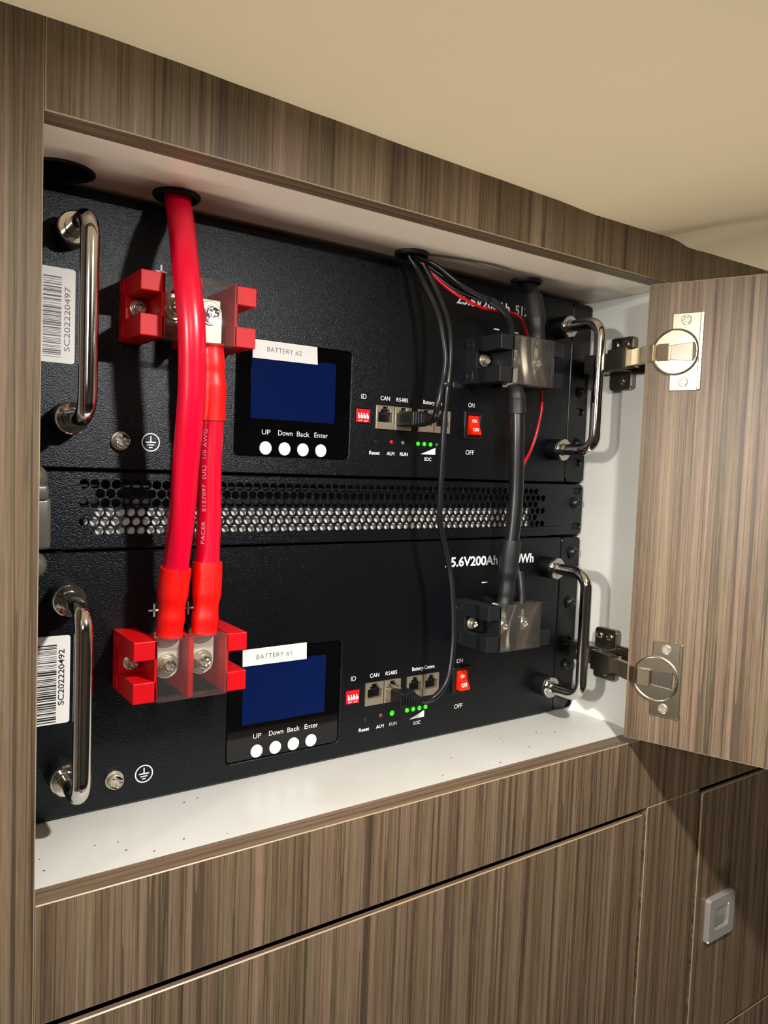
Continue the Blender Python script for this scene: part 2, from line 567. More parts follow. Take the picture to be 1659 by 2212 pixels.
# little chips of dark debris on the white floor
bm = bmesh.new(); random.seed(9)
for i in range(26):
    x = random.choice([random.uniform(0, 110), random.uniform(250, 440)]); y = random.uniform(20, 76)
    r = random.uniform(0.25, 0.7)
    prism(bm, [(x + r * math.cos(t) * random.uniform(.6, 1.4), y + r * math.sin(t) * random.uniform(.5, 1)) for t in [k * math.pi / 3 for k in range(6)]], [], 0, 0.25,
          xf=Matrix(((1, 0, 0, 0), (0, 0, 1, 0), (0, 1, 0, 0.02), (0, 0, 0, 1))))
o = link('dust_specks', bm, M['ink'], None); o['kind'] = 'stuff'; o['label'] = 'dark specks of dust on the white bay floor'; o['category'] = 'dust'

# grommets in the bay ceiling
GL = ['wide empty black cable hole at the left end of the bay ceiling',
      'black rubber grommet with the thick red cable coming through it',
      'black rubber grommet with the bundle of thin wires coming through it',
      'black rubber grommet with the thick black cable coming through it, nearest the door']
for (x, y, r), lb in zip(GR, GL):
    g = empty('cable_grommet', (x, y, 358), lb, 'grommet', 'cable grommets in the bay ceiling')
    bm = bmesh.new()
    t = 2.6 if r < 15 else 1.0
    lathe(bm, [(0, r - 2.6), (-14, r - 2.6), (-14, r - 2.1), (0, r - 2.1), (0, r + 0.0), (t * 0.6, r), (t, r - 0.8), (t, r - 2.0), (0, r - 2.6)], (x, y, 358), (0, 0, -1), 36)
    link('grommet_ring', bm, M['rubber'], g, smooth=True)
    bm = bmesh.new(); prism(bm, circ(x, y, r - 2.7, 32), [], 10, 11, xf=X)
    link('grommet_shade_cap', bm, M['rubber'], g)  # black cap painted as the darkness up inside the hole

# fronts below the bay
dr = empty('drawer_front', (0, 0, -250), 'wide walnut drawer front below the battery bay', 'drawer')
board('front_panel', 2.0, 456.9, 0, 3.4, -420, -63.3, dr, bev=0.6, round_=(456.9, -63.3, 3.0))
d2 = empty('cupboard_door', (0, 0, -180), 'closed walnut cupboard door with chrome latch, at lower right', 'cupboard door', 'closed fronts below the bay')
board('door_panel', 538.6, 760, 0, 3.4, -297.6, -63.6, d2, bev=0.6, round_=(538.6, -63.6, 3.0))
d3 = empty('cupboard_door', (0, 0, -360), 'walnut front directly under the latched door, at the bottom right corner', 'cupboard door', 'closed fronts below the bay')
board('door_panel', 538.6, 760, 0, 18, -420, -299.3, d3, bev=0.5)

# push latch on the closed door
lt = empty('push_latch', (575, 0, -184), 'square chrome push latch on the closed lower door', 'latch')
lt.parent = None
bm = bmesh.new()
prism(bm, rrect(554, 595, -204, -163.5, 4), [list(reversed(rrect(564.5, 584.5, -193, -174.5, 1.5)))], -4.5, 0, 1.1)
link('latch_frame', bm, M['brush'], lt, smooth=True)
bm = bmesh.new(); prism(bm, rrect(565.5, 583.5, -192, -175.5, 1.2), [], -2.6, 0, 0.6)
link('latch_button', bm, M['brush'], lt, smooth=True)
del lt['label'], lt['category']
lt.parent = d2; lt.location = lt.location - d2.location

# ------------------------------------------------------------------ the open door with its two hinges
A = 0.3652515
dvec = Vector((math.sin(A), -math.cos(A), 0)); nvec = Vector((math.cos(A), math.sin(A), 0))
DX = Matrix(((dvec.x, nvec.x, 0, 424.2), (dvec.y, nvec.y, 0, 0), (0, 0, 1, 0), (0, 0, 0, 1)))   # (along door, into door, up) -> world
door = bpy.data.objects.new('cabinet_door', None); C.objects.link(door)
door.empty_display_size = 0.02
door.location = Vector((424.2, 0, 5)) * S
door.rotation_euler = (0, 0, math.atan2(dvec.y, dvec.x))
door['label'] = 'open walnut laminate door swung out on the right with two metal hinges'; door['category'] = 'cabinet door'


def dlink(name, bm, ma, parent=door, mats=None, smooth=False, label=None):
    """bm in door coordinates (s, depth, z) millimetres"""
    me = bpy.data.meshes.new(name); o = bpy.data.objects.new(name, me); C.objects.link(o)
    bmesh.ops.translate(bm, vec=(0, 0, -5), verts=bm.verts)
    bmesh.ops.scale(bm, vec=(S, S, S), verts=bm.verts)
    bmesh.ops.recalc_face_normals(bm, faces=bm.faces)
    bm.to_mesh(me); bm.free()
    for x in (mats or [ma]): me.materials.append(x)
    if smooth:
        for p in me.polygons: p.use_smooth = True
        me.set_sharp_from_angle(angle=math.radians(38))
    o.parent = parent
    if label: o['label'] = label
    return o


bm = bmesh.new(); box(bm, 0, 455, 0, 18, 6.5, 353.0)
for f in bm.faces:
    if abs(f.normal.y) < 0.5: f.material_index = 2
es = [e for e in bm.edges if all(abs(v.co.y) < 1e-4 for v in e.verts)]
r_ = bmesh.ops.bevel(bm, geom=es, offset=0.6, segments=1, affect='EDGES')
for f in r_['faces']: f.material_index = 1
dlink('door_panel', bm, None, mats=[M['wood'], M['edge'], M['woodx']])
DI = DX.inverted()


def hinge(zc, label):
    h = bpy.data.objects.new('hinge', None); C.objects.link(h); h.parent = door; h['label'] = label
    zz = zc - 301
    # cup plate on the door (door coordinates)
    bm = bmesh.new()
    cs, cr = 22.0, 17.2
    out = [(18.8, 329.3 + zz), (18.8, 273 + zz), (39.4, 273 + zz), (39.4, 329.3 + zz)]
    cut = [(max(cs + (cr - 3) * math.cos(t), 18.9), 301 + zz + (cr - 3) * math.sin(t)) for t in [k * 2 * math.pi / 28 for k in range(28)]]
    left = [(18.8, 329.3 + zz), (18.8, 301 + zz + cr * math.sin(math.acos((18.8 - cs) / cr)))]
    # plate in two wings joined by the cup rim
    for s0, s1 in ((-1, 1), (1, 1)):
        pass
    ang = math.asin(14.0 / cr)
    for sg in (1, -1):
        z_in = 301 + zz + sg * 9; z_out = 301 + zz + sg * 28.2
        pts = [(18.8, z_out), (18.8, 301 + zz + sg * 15.2), (22, 301 + zz + sg * 14.6), (28, 301 + zz + sg * 13), (33, 301 + zz + sg * 9.5), (36, 301 + zz + sg * 4), (36.3, 301 + zz), (39.4, 301 + zz), (39.4, z_out)]
        if sg > 0: pts = list(reversed(pts))
        prism(bm, pts, [], -1.6, 0, 0.4)
    # turned-down lip along the far edge of the plate
    box(bm, 38.2, 40.6, -2.2, 0, 273 + zz, 329.3 + zz, 0.5)
    dlink('hinge_plate', bm, M['nickel'], h)
    bm = bmesh.new()      # cup: raised rim and bowl, pressed crescents at both sides
    lathe(bm, [(0.1, cr), (2.0, cr), (2.4, cr - 0.7), (2.0, cr - 1.5), (1.2, cr - 2), (1.2, cr - 2.0)], (cs, 0, 301 + zz), (0, -1, 0), 40)
    for sg in (1, -1):
        pts = [(cs + (cr - 1.2) * math.cos(t), 301 + zz + (cr - 1.2) * math.sin(t) * sg) for t in [math.radians(a) for a in range(25, 166, 10)]]
        if sg < 0: pts = list(reversed(pts))
        prism(bm, pts, [], -1.9, -0.6, 0.3)
    dlink('hinge_cup', bm, M['nickel'], h, smooth=True)
    bm = bmesh.new(); prism(bm, rrect(11, 34, 293.5 + zz, 308.5 + zz, 2), [], -0.9, -0.1, 0.2)
    dlink('cup_bowl', bm, M['nickeld'], h)
    for sz in (324.0, 279.0):
        bm = bmesh.new(); phillips(bm, (28.6, -1.6, sz + zz), 3.6, 1.6, washer=0, rot=0.6 + sz)
        dlink('hinge_screw', bm, M['steel'], h, smooth=True)
    # linkage from the cup to the arm, arm and mounting plate: built in world millimetres then moved to door space

    def wl(name, bm, ma, sm=False):
        bmesh.ops.transform(bm, matrix=DI, verts=bm.verts); return dlink(name, bm, ma, h, smooth=sm)
    z = zc
    bm = bmesh.new()     # folded link: channel running from arm tip into the cup

    def slab(bm, p0, p1, t, z0, z1):
        p0, p1 = Vector(p0), Vector(p1); d = (p1 - p0); n = Vector((-d.y, d.x)).normalized() * t
        pts = [p0, p1, p1 + n, p0 + n]
        vs = [bm.verts.new((q.x, q.y, zq)) for zq in (z0, z1) for q in pts]
        fs = [(0, 1, 2, 3), (7, 6, 5, 4), (0, 4, 5, 1), (1, 5, 6, 2), (2, 6, 7, 3), (3, 7, 4, 0)]
        ff = [bm.faces.new([vs[i] for i in f]) for f in fs]
        es = list({e for f in ff for e in f.edges})
        bmesh.ops.bevel(bm, geom=es, offset=0.45, segments=2, affect='EDGES')
    slab(bm, (437.5, 18.5), (432.6, 5.0), -5.5, z - 6.2, z + 6.2)
    slab(bm, (432.4, 5.6), (427.4, -9.0), -5.0, z - 6.4, z + 6.4)
    slab(bm, (427.4, -8.6), (429.5, -18.0), -3.5, z - 6.2, z + 6.2)
    lathe(bm, [(-7.4, 0), (-7.4, 1.5), (7.4, 1.5), (7.4, 0)], (436.5, 16.5, z), (0, 0, 1), 14)
    wl('hinge_link', bm, M['nickel'])
    bm = bmesh.new()
    slab(bm, (441.5, 41), (435.5, 17.5), -9.0, z - 8.0, z + 8.0)
    wl('hinge_arm', bm, M['nickeld'])
    bm = bmesh.new()     # mounting rail and winged plate on the bay side
    box(bm, 443.5, 458.5, 36, 76, z - 7.6, z + 7.6, 0.6)
    box(bm, 442.4, 446, 56.5, 74, z - 6.2, z + 6.2, 0.4)
    wl('mounting_rail', bm, M['nickeld'])
    bm = bmesh.new()
    Xp = Matrix(((0, 1, 0, 456.0), (1, 0, 0, 0), (0, 0, 1, 0), (0, 0, 0, 1)))
    prism(bm, rrect(36, 59, z - 21.5, z + 22, 3), [], 0, 6, 1.0, xf=Xp)
    prism(bm, rrect(18, 40, z - 9.5, z + 9.5, 2.5), [], 1.5, 6, 1.0, xf=Xp)
    wl('mounting_plate', bm, M['nickeld'])
    for (xx, yy, dz) in ((456.0, 53.5, 15.5), (456.0, 43, 15.5), (456.0, 46, -14.5), (442.4, 63, 0)):
        bm = bmesh.new(); phillips(bm, (xx, yy, z + dz), 3.3, 1.8, axis=(-1, 0, 0), rot=0.7)
        wl('mounting_screw', bm, M['nickeld'], True)


hinge(301.5, 'upper nickel hinge')
hinge(57.0, 'lower nickel hinge')

# ------------------------------------------------------------------ rack batteries
D = 83.5       # y of the rack front
DZ = 200.5     # second battery sits this much higher


def terminal_block(bat, x0, z0, ma, name_label):
    """two-way stud block with forked ears; x0,z0 lower left; 67 x 35, standing 39 proud"""
    tb = bpy.data.objects.new('terminal_block', None); C.objects.link(tb); tb.parent = bat
    tb.location = Vector((x0, D, z0)) * S - bat.location; tb['label'] = name_label
    bm = bmesh.new()
    f, b = D - 39, D
    B = 0.5
    for (xa, xb, wall) in ((0, 13.2, 12), (53.8, 67, 53.8)):
        box(bm, x0 + xa, x0 + xb, f, b, z0 + 23.8, z0 + 34.5, B)       # upper arm
        box(bm, x0 + xa, x0 + xb, f, b, z0, z0 + 11.6, B)              # lower arm
        box(bm, x0 + xa, x0 + xb, f + 26, b, z0 + 11.3, z0 + 24, 0.2)  # seat behind the ear screw
    for xa, xb in ((11.6, 13.4), (31.2, 34.2), (53.4, 55.4)):
        box(bm, x0 + xa, x0 + xb, f, b, z0, z0 + 34.5, 0.35)           # walls between the ways
    box(bm, x0 + 13, x0 + 54, b - 14, b, z0 + 9, z0 + 30, 0.4)         # body behind the studs
    # stepped ribs under the studs
    box(bm, x0 + 13, x0 + 54, b - 18, b, z0 + 12, z0 + 15, 0.3)
    link('block_body', bm, ma, tb)
    for sx, xx in ((1, 0.0), (-1, 67.0)):                              # moulded pockets in the ends
        for za, zb in ((2.0, 9.6), (26, 32.5)):
            bm = bmesh.new()
            X_ = Matrix(((0, sx * 1.0, 0, x0 + xx), (1, 0, 0, 0), (0, 0, 1, 0), (0, 0, 0, 1)))
            prism(bm, rrect(D - 9.5, D - 2.5, z0 + za, z0 + zb, 1.2), [list(reversed(rrect(D - 8.3, D - 3.7, z0 + za + 1.2, z0 + zb - 1.2, 2.0)))], -0.5, 0.4, 0.2, xf=X_)
            link('end_pocket', bm, ma, tb)
    bm = bmesh.new()                                                   # clear cover with turned edges
    g = D - 40.3
    box(bm, x0 + 13.0, x0 + 54.6, g, g + 1.1, z0 - 0.4, z0 + 35.0, 0.3)
    box(bm, x0 + 13.0, x0 + 54.6, g, g + 9, z0 + 34.2, z0 + 35.2, 0.3)
    box(bm, x0 + 13.0, x0 + 54.6, g, g + 9, z0 - 0.6, z0 + 0.4, 0.3)
    link('clear_cover', bm, M['clear'], tb, smooth=True)
    for xs_ in (6.2, 60.8):
        bm = bmesh.new(); phillips(bm, (x0 + xs_, D - 14, z0 + 17.6), 3.6, 2.6, washer=4.6, wt=1.0, rot=0.4)
        link('ear_screw', bm, M['steel'], tb, smooth=True)
        bm = bmesh.new()
    for xs_ in (22.3, 43.2):
        bm = bmesh.new(); box(bm, x0 + xs_ - 7.5, x0 + xs_ + 7.5, D - 25.5, D - 14, z0 + 11, z0 + 27, 0.4)
        link('stud_plate', bm, M['lug'], tb)
        bm = bmesh.new(); phillips(bm, (x0 + xs_, D - 28.5, z0 + 18), 4.6, 3.4, washer=6.2, wt=1.1, hexh=True, rot=0.9 if xs_ < 30 else 0.3)
        link('stud_screw', bm, M['steel'], tb, smooth=True)
    return tb


def rack_handle(bat, x, zb, za, label):
    h = bpy.data.objects.new('handle', None); C.objects.link(h); h.parent = bat
    h.location = Vector((x, D, za)) * S - bat.location; h['label'] = label
    R, yb, yg = 12.0, D - 14.5, D - 45.5
    path = [Vector((x, yb, zb))] + [Vector((x, yg + R + R * math.cos(t), zb - R + R * math.sin(t))) for t in [math.radians(90 + 9 * i) for i in range(11)]]
    path += [Vector((x, yg, zb - R - 4 - i * ((zb - za - 2 * R - 8) / 8))) for i in range(9)]
    path += [Vector((x, yg + R + R * math.cos(t), za + R + R * math.sin(t))) for t in [math.radians(180 + 9 * i) for i in range(11)]] + [Vector((x, yb, za))]
    bm = tube(bmesh.new(), path, 4.7, 24)
    link('grip', bm, M['chrome'], h, smooth=True)
    for z in (zb, za):
        bm = bmesh.new(); lathe(bm, [(0, 0), (0, 8.6), (0.6, 9.0), (12.2, 9.0), (12.8, 8.5), (12.8, 0)], (x, D, z), (0, -1, 0), 32)
        link('spacer', bm, M['blackp'], h, smooth=True)
        bm = bmesh.new(); lathe(bm, [(12.8, 0), (12.8, 8.3), (13.2, 8.8), (14.4, 8.8), (15.0, 8.2), (15.0, 5.6), (16.2, 5.3), (16.2, 0)], (x, D, z), (0, -1, 0), 32)
        link('washer', bm, M['chrome'], h, smooth=True)


def ethernet_port(bat, x0, x1, z0, z1, pipes):
    e = bpy.data.objects.new('ethernet_port', None); C.objects.link(e); e.parent = bat
    e.location = Vector((x0, D, z0)) * S - bat.location
    w_ = x1 - x0; cx = (x0 + x1) / 2; h = z1 - z0
    # stepped socket opening: body, then narrower, then the latch notch at the top
    op = [(cx - w_ * .38, z0 + h * .30), (cx + w_ * .38, z0 + h * .30), (cx + w_ * .38, z0 + h * .72), (cx + w_ * .25, z0 + h * .72), (cx + w_ * .25, z0 + h * .84),
          (cx + w_ * .15, z0 + h * .84), (cx + w_ * .15, z0 + h * .96), (cx - w_ * .15, z0 + h * .96), (cx - w_ * .15, z0 + h * .84), (cx - w_ * .25, z0 + h * .84), (cx - w_ * .25, z0 + h * .72), (cx - w_ * .38, z0 + h * .72)]
    bm = bmesh.new()
    prism(bm, [(x0 + .25, z0), (x1 - .25, z0), (x1 - .25, z1), (x0 + .25, z1)], [list(reversed(op))], D - 1.0, D + 8, 0.15)
    link('shield', bm, M['jack'], e)
    link('socket', bx(x0 + .5, x1 - .5, D + 6, D + 9, z0 + .5, z1 - .5), M['hole'], e)
    bm = bmesh.new()
    box(bm, cx - w_ * .25, cx + w_ * .25, D + 2.5, D + 6, z0 + h * .62, z0 + h * .70)
    link('contact_tongue', bm, M['blackp'], e)
    if pipes:
        link('light_pipe', bx(x0 + w_ * .14, x0 + w_ * .26, D - 0.5, D + 3, z0 + h * .76, z0 + h * .93), M['greenp'], e)
        link('light_pipe', bx(x1 - w_ * .26, x1 - w_ * .14, D - 0.5, D + 3, z0 + h * .76, z0 + h * .93), M['yellowp'], e)


PX = [(236.4, 252.6), (252.9, 268.2), (273.9, 289.2), (289.5, 304.9)]


def battery(zb, top):
    lab = ('upper black rack battery with the paper tape reading BATTERY #2' if top else 'lower black rack battery with the paper tape reading BATTERY #1')
    bat = empty('rack_battery', (240, D, zb), lab, 'battery', 'rack batteries stacked in the bay')
    H = 153.6
    # front plate with a rounded window for the display
    bm = bmesh.new()
    holes = [list(reversed(rrect(129.7, 215.3, zb + 11.8, zb + 85.8, 3.2)))]
    for a, b in ((PX[0][0], PX[1][1]), (PX[2][0], PX[3][1])): holes.append([(a, zb + 34.8), (a, zb + 51.5), (b, zb + 51.5), (b, zb + 34.8)])
    holes.append([(220.2, zb + 38.3), (220.2, zb + 48), (231.8, zb + 48), (231.8, zb + 38.3)])
    holes.append([(319.2, zb + 32.6), (319.2, zb + 52.6), (336.4, zb + 52.6), (336.4, zb + 32.6)])
    holes.append(list(reversed(circ(236.7, zb + 25.8, 1.6, 16))))
    prism(bm, [(5, zb + 0.8), (435.2, zb + 0.8), (435.2, zb + H), (5, zb + H)], holes, D, D + 2.6, 0.55)
    link('front_panel', bm, M['rack'], bat)
    for xa, xb in ((-22, 3.4), (436.6, 460.3)):
        bm = bmesh.new()
        hs = []
        xs_ = xb - 10 if xa > 0 else xa + 10
        for zz in (18, 62, 94, 138): hs.append(list(reversed(rrect(xs_ - 5, xs_ + 5, zb + zz - 3, zb + zz + 3, 2.8, 4))))
        prism(bm, rrect(xa, xb, zb + 0.8, zb + H, 4.5), hs, D + 0.6, D + 2.6, 0.5)
        link('rack_ear', bm, M['rackflat'], bat)
    link('casing', bx(-20, 459, D + 2.7, 420, zb + 1, zb + H - 0.4), M['rackflat'], bat)
    for zz in ([94 + 46, 94] if not top else [91, 46.5]) + ([] if top else []):
        pass
    for zz in ((34.3, 78.8) if top else (140.2, 96.0, 40)):
        bm = bmesh.new()
        lathe(bm, [(0, 5.6), (0.9, 5.6), (0.9, 4.6), (2.4, 4.2), (3.9, 3.0), (4.2, 2.2), (3.2, 1.8), (3.2, 0)], (450.8, D + 0.6, zb + zz), (0, -1, 0), 26)
        link('rack_screw', bm, M['blackp'], bat, smooth=True)
    # display
    dp = bpy.data.objects.new('display', None); C.objects.link(dp); dp.parent = bat
    dp.location = Vector((172, D, zb + 12)) * S - bat.location
    bm = bmesh.new(); prism(bm, rrect(130.3, 214.7, zb + 12.4, zb + 85.2, 2.8), [], D + 0.7, D + 2.4, 0.3)
    link('bezel', bm, M['gloss'], dp)
    bm = bmesh.new(); box(bm, 140.6, 203, D + 0.55, D + 0.8, zb + 36, zb + 76.5)
    link('screen', bm, M['lcd'], dp)
    for i in range(4):
        bm = bmesh.new(); lathe(bm, [(0, 0), (0, 4.3), (0.5, 4.3), (0.8, 3.8), (0.8, 0)], (151.75 + 13.76 * i, D + 0.75, zb + 17.2), (0, -1, 0), 32)
        link('push_button', bm, M['button'], dp, smooth=True)
    for s_, a, b in (('UP', 148.9, 154.9), ('Down', 160.6, 171.2), ('Back', 174.4, 183.9), ('Enter', 187.7, 198.3)):
        text(s_, a, b, zb + 25.9, zb + 29.2 - (0.1 if s_ == 'UP' else 0), D + 0.5, M['whiteink'], dp)
    # DIP switch
    dpw = bpy.data.objects.new('dip_switch', None); C.objects.link(dpw); dpw.parent = bat
    dpw.location = Vector((226, D, zb + 43)) * S - bat.location
    bm = bmesh.new()
    hl = [list(reversed([(x, z) for x, z in [(221.9 + i * 2.35, zb + 41.0), (223.2 + i * 2.35, zb + 41.0), (223.2 + i * 2.35, zb + 45.2), (221.9 + i * 2.35, zb + 45.2)]])) for i in range(4)]
    hl = [list(reversed(h)) for h in hl]
    prism(bm, [(220.5, zb + 38.5), (231.5, zb + 38.5), (231.5, zb + 47.8), (220.5, zb + 47.8)], hl, D - 0.4, D + 2, 0.15)
    link('switch_body', bm, M['dip'], dpw)
    for i in range(4):
        bm = bmesh.new(); box(bm, 221.7 + i * 2.35, 223.3 + i * 2.35, D - 0.9, D + 1, zb + 41.2, zb + 43.4, 0.1)
        box(bm, 221.6 + i * 2.35, 222.4 + i * 2.35, D - 0.8, D + 1, zb + 43.2, zb + 45.0, 0.1)
        link('slider', bm, M['button'], dpw)
        text(str(i + 1), 222.1 + i * 2.35, 222.9 + i * 2.35, zb + 45.8, zb + 46.9, D - 0.45, M['ink'], dpw)
    text('OFF', 222.0, 225.2, zb + 39.1, zb + 40.1, D - 0.45, M['whiteink'], dpw)
    text('DIP', 226.8, 230.0, zb + 39.1, zb + 40.1, D - 0.45, M['whiteink'], dpw)
    for i, (a, b) in enumerate(PX): ethernet_port(bat, a, b, zb + 34.8, zb + 51.5, i >= 2)
    # printing
    Y = D - 0.12
    text('ID', 224.0, 228.2, zb + 54.9, zb + 58.2, Y, M['whiteink'], bat)
    text('CAN', 240.3, 248.4, zb + 55.2, zb + 58.2, Y, M['whiteink'], bat, 0.01)
    text('RS485', 254.2, 264.6, zb + 55.2, zb + 58.1, Y, M['whiteink'], bat, 0.005)
    text('Battery-Comm', 278.6, 300.2, zb + 54.6, zb + 58.4, Y, M['whiteink'], bat, 0.01)
    text('Reset', 232.3, 241.3, zb + 16.3, zb + 19.0, Y, M['whiteink'], bat, 0.02)
    text('ALM', 247.4, 254.2, zb + 16.4, zb + 19.0, Y, M['whiteink'], bat, 0.02)
    text('RUN', 259.2, 266.2, zb + 16.4, zb + 19.0, Y, M['whiteink'], bat, 0.02)
    text('SOC', 281.8, 288.6, zb + 13.5, zb + 16.2, Y, M['whiteink'], bat, 0.02)
    text('ON', 322.6, 328.9, zb + 56.3, zb + 59.8, Y, M['whiteink'], bat)
    text('OFF', 322.0, 330.6, zb + 19.8, zb + 23.4, Y, M['whiteink'], bat)
    text('25.6V200Ah', 306.4, 361.5, zb + 133.0, zb + 140.8, Y, M['whiteink'], bat, 0.028)
    text('5120Wh', 367.5, 402.5, zb + 133.0, zb + 141.0, Y, M['whiteink'], bat, 0.028)
    bm = prism(bmesh.new(), [(278.3, zb + 18.4), (292.0, zb + 18.4), (292.0, zb + 23.6)], [], D - 0.1, D)
    link('charge_wedge', bm, M['whiteink'], bat)

    def glyph(parts):
        b_ = bmesh.new()
        for a in parts: box(b_, a[0], a[1], D - 0.1, D, a[2], a[3])
        return b_
    for px_ in (80.9, 102.2):
        link('plus_mark', glyph([(px_ - 3.4, px_ + 3.4, zb + 116.5, zb + 117.5), (px_ - .5, px_ + .5, zb + 113, zb + 121)]), M['whiteink'], bat)
    for px_ in (348.2, 369.6):
        link('minus_mark', glyph([(px_ - 2.9, px_ + 2.9, zb + 118.6, zb + 119.6)]), M['whiteink'], bat)
    ex, ez = 76.8, zb + 17.2
    bm = prism(bmesh.new(), circ(ex, ez, 5.5, 40), [list(reversed(circ(ex, ez, 4.8, 40)))], D - 0.1, D)
    for a in ((-.35, .35, 0.4, 3.6), (-3.1, 3.1, -.35, .4), (-2.1, 2.1, -1.9, -1.25), (-1.1, 1.1, -3.4, -2.75)):
        box(bm, ex + a[0], ex + a[1], D - 0.1, D, ez + a[2], ez + a[3])
    link('earth_symbol', bm, M['whiteink'], bat)
    bm = bmesh.new(); phillips(bm, (59.0, D, zb + 17.2), 4.6, 3.4, washer=5.4, wt=1.1, rot=0.5)
    link('ground_screw', bm, M['steel'], bat, smooth=True)
    # small lights
    bm = bmesh.new(); lathe(bm, [(-1.5, 0), (-1.5, 1.5), (-0.2, 1.5), (-0.2, 0)], (236.7, D, zb + 25.8), (0, -1, 0), 16)
    link('reset_button', bm, M['hole'], bat, smooth=True)

    def led(x, z, ma, label=None, r=1.5):
        b_ = bmesh.new(); lathe(b_, [(-1, 0), (-1, r), (0.3, r), (0.8, r * .8), (1.1, r * .4), (1.15, 0)], (x, D, z), (0, -1, 0), 18)
        link('indicator_light', b_, ma, bat, label=label, smooth=True)
    led(251.1, zb + 25.9, M['ledr'] if top else M['ledro'], 'red alarm light')
    led(261.4, zb + 25.9, M['ledw'] if top else M['ledg'], 'unlit run light' if top else 'lit green run light', 1.5 if top else 1.9)
    for i in range(4):
        on = not (top and i == 3)
        led(275.35 + 5.9 * i, zb + 25.9, M['ledg'] if on else M['ledgo'], 'lit green charge light' if on else 'unlit green charge light', 1.5 if top else 1.65)
    # power rocker
    ps = bpy.data.objects.new('power_switch', None); C.objects.link(ps); ps.parent = bat
    ps.location = Vector((328, D, zb + 42)) * S - bat.location
    bm = bmesh.new(); prism(bm, rrect(318.4, 337.2, zb + 31.9, zb + 53.3, 1.0), [list(reversed(rrect(322.0, 333.6, zb + 34.4, zb + 50.8, 0.4)))], D - 1.8, D + 3, 0.5)
    link('switch_frame', bm, M['blackp'], ps)
    bm = bmesh.new()        # rocker: two faces meeting at a shallow valley
    ptsr = [(D - 5.4, zb + 35.4), (D - 5.7, zb + 36.6), (D - 2.6, zb + 42.6), (D - 1.5, zb + 49.2), (D - 1.0, zb + 50.0), (D + 3, zb + 50.0), (D + 3, zb + 35.0)]
    va = [bm.verts.new((323.0, a, b)) for a, b in ptsr]; vb = [bm.verts.new((332.6, a, b)) for a, b in ptsr]
    bm.faces.new(va); bm.faces.new(list(reversed(vb)))
    for i in range(len(ptsr)): bm.faces.new((va[i], va[(i + 1) % 7], vb[(i + 1) % 7], vb[i]))
    rk = link('rocker', bm, M['redsw'], ps)
    for s_, za_, zc_ in (('ON', zb + 44.6, zb + 47.2), ('OFF', zb + 37.8, zb + 40.6)):
        t_ = text(s_, 325.6 if s_ == 'ON' else 324.9, 330.2 if s_ == 'ON' else 330.9, za_, zc_, 0, M['whiteink'], ps, 0.03)
        for v in t_.data.vertices:
            zl = (v.co.z + (world_loc(ps)).z) / S
            if zl > zb + 42.6: yy = D - 2.6 + (zl - zb - 42.6) / 6.6 * 1.1
            else: yy = D - 2.6 - (zb + 42.6 - zl) / 6.0 * 3.1
            v.co.y = (yy - 0.12) * S - world_loc(ps).y
    # paper tape and barcode sticker
    tp = bpy.data.objects.new('tape_label', None); C.objects.link(tp); tp.parent = bat
    tp.location = Vector((163, D, zb + 80)) * S - bat.location
    if top: q = [(140.6, 74.0), (188.1, 74.4), (187.3, 86.0), (140.5, 85.8)]; nm = 'BATTERY #2'; tx = (150.6, 175.6, 78.6, 82.0); tl = -0.0
    else: q = [(139.8, 75.4), (187.1, 75.4), (186.8, 86.9), (139.5, 86.4)]; nm = 'BATTERY #1'; tx = (149.4, 175.2, 79.0, 82.4); tl = 0.005
    bm = prism(bmesh.new(), [(a, zb + b) for a, b in q], [], D - 0.25, D + 0.55)
    link('tape', bm, M['paper'], tp)
    text(nm, tx[0], tx[1], zb + tx[2], zb + tx[3], D - 0.32, M['ink'], tp, -0.012, 1.05, tilt=tl)
    st = bpy.data.objects.new('barcode_sticker', None); C.objects.link(st); st.parent = bat
    st.location = Vector((22, D, zb + 80)) * S - bat.location
    s0, s1 = (58.2, 109.6) if top else (56.4, 106.8)
    bm = prism(bmesh.new(), rrect(3, 33.2, zb + s0, zb + s1, 1.6), [], D - 0.15, D)
    link('sticker_paper', bm, M['paper'], st)
    random.seed(97 if top else 92)
    bm = bmesh.new(); z_ = s0 + (3.0 if top else 1.0)
    while z_ < s1 - 4.6:
        t_ = random.choice([0.3, 0.3, 0.35, 0.6, 0.75, 1.0]); box(bm, 16.6 if top else 6, 26.0, D - 0.2, D - 0.14, zb + z_, zb + z_ + t_)
        z_ += t_ + random.choice([0.35, 0.5, 0.75, 1.0])
    link('barcode', bm, M['ink'] if not top else M['barink'], st)
    if top: text('SC202220497', 27.6, 30.6, zb + s0 + 6.6, zb + s0 + 41.5, D - 0.2, M['barink'], st, rot=True)
    else: text('SC202220492', 26.9, 30.2, zb + s0 + 10.5, zb + s0 + 42.5, D - 0.2, M['ink'], st, 0.012, rot=True)
    rack_handle(bat, 29.3, zb + 128.8, zb + 27.8, 'left chrome handle')
    rack_handle(bat, 417.0, zb + 128.8, zb + 27.8, 'right chrome handle')
    terminal_block(bat, 57.0, zb + 73.3, M['redp'], 'red terminal block')
    terminal_block(bat, 317.5, zb + 73.3, M['blackt'], 'black terminal block')
    return bat


M['barink'] = mat('worn_grey_print', '5c5868', 0.5)
battery(0.3, False)
battery(0.3 + DZ, True)

# ------------------------------------------------------------------ perforated vent panel between the batteries
vp = empty('vent_panel', (240, D, 155), 'black perforated vent panel between the two rack batteries', 'vent panel')
bm = bmesh.new()
PXX, PZZ, NX = 5.944, 5.38, 62
y0, y1 = D + 0.2, D + 1.8
NR = 16


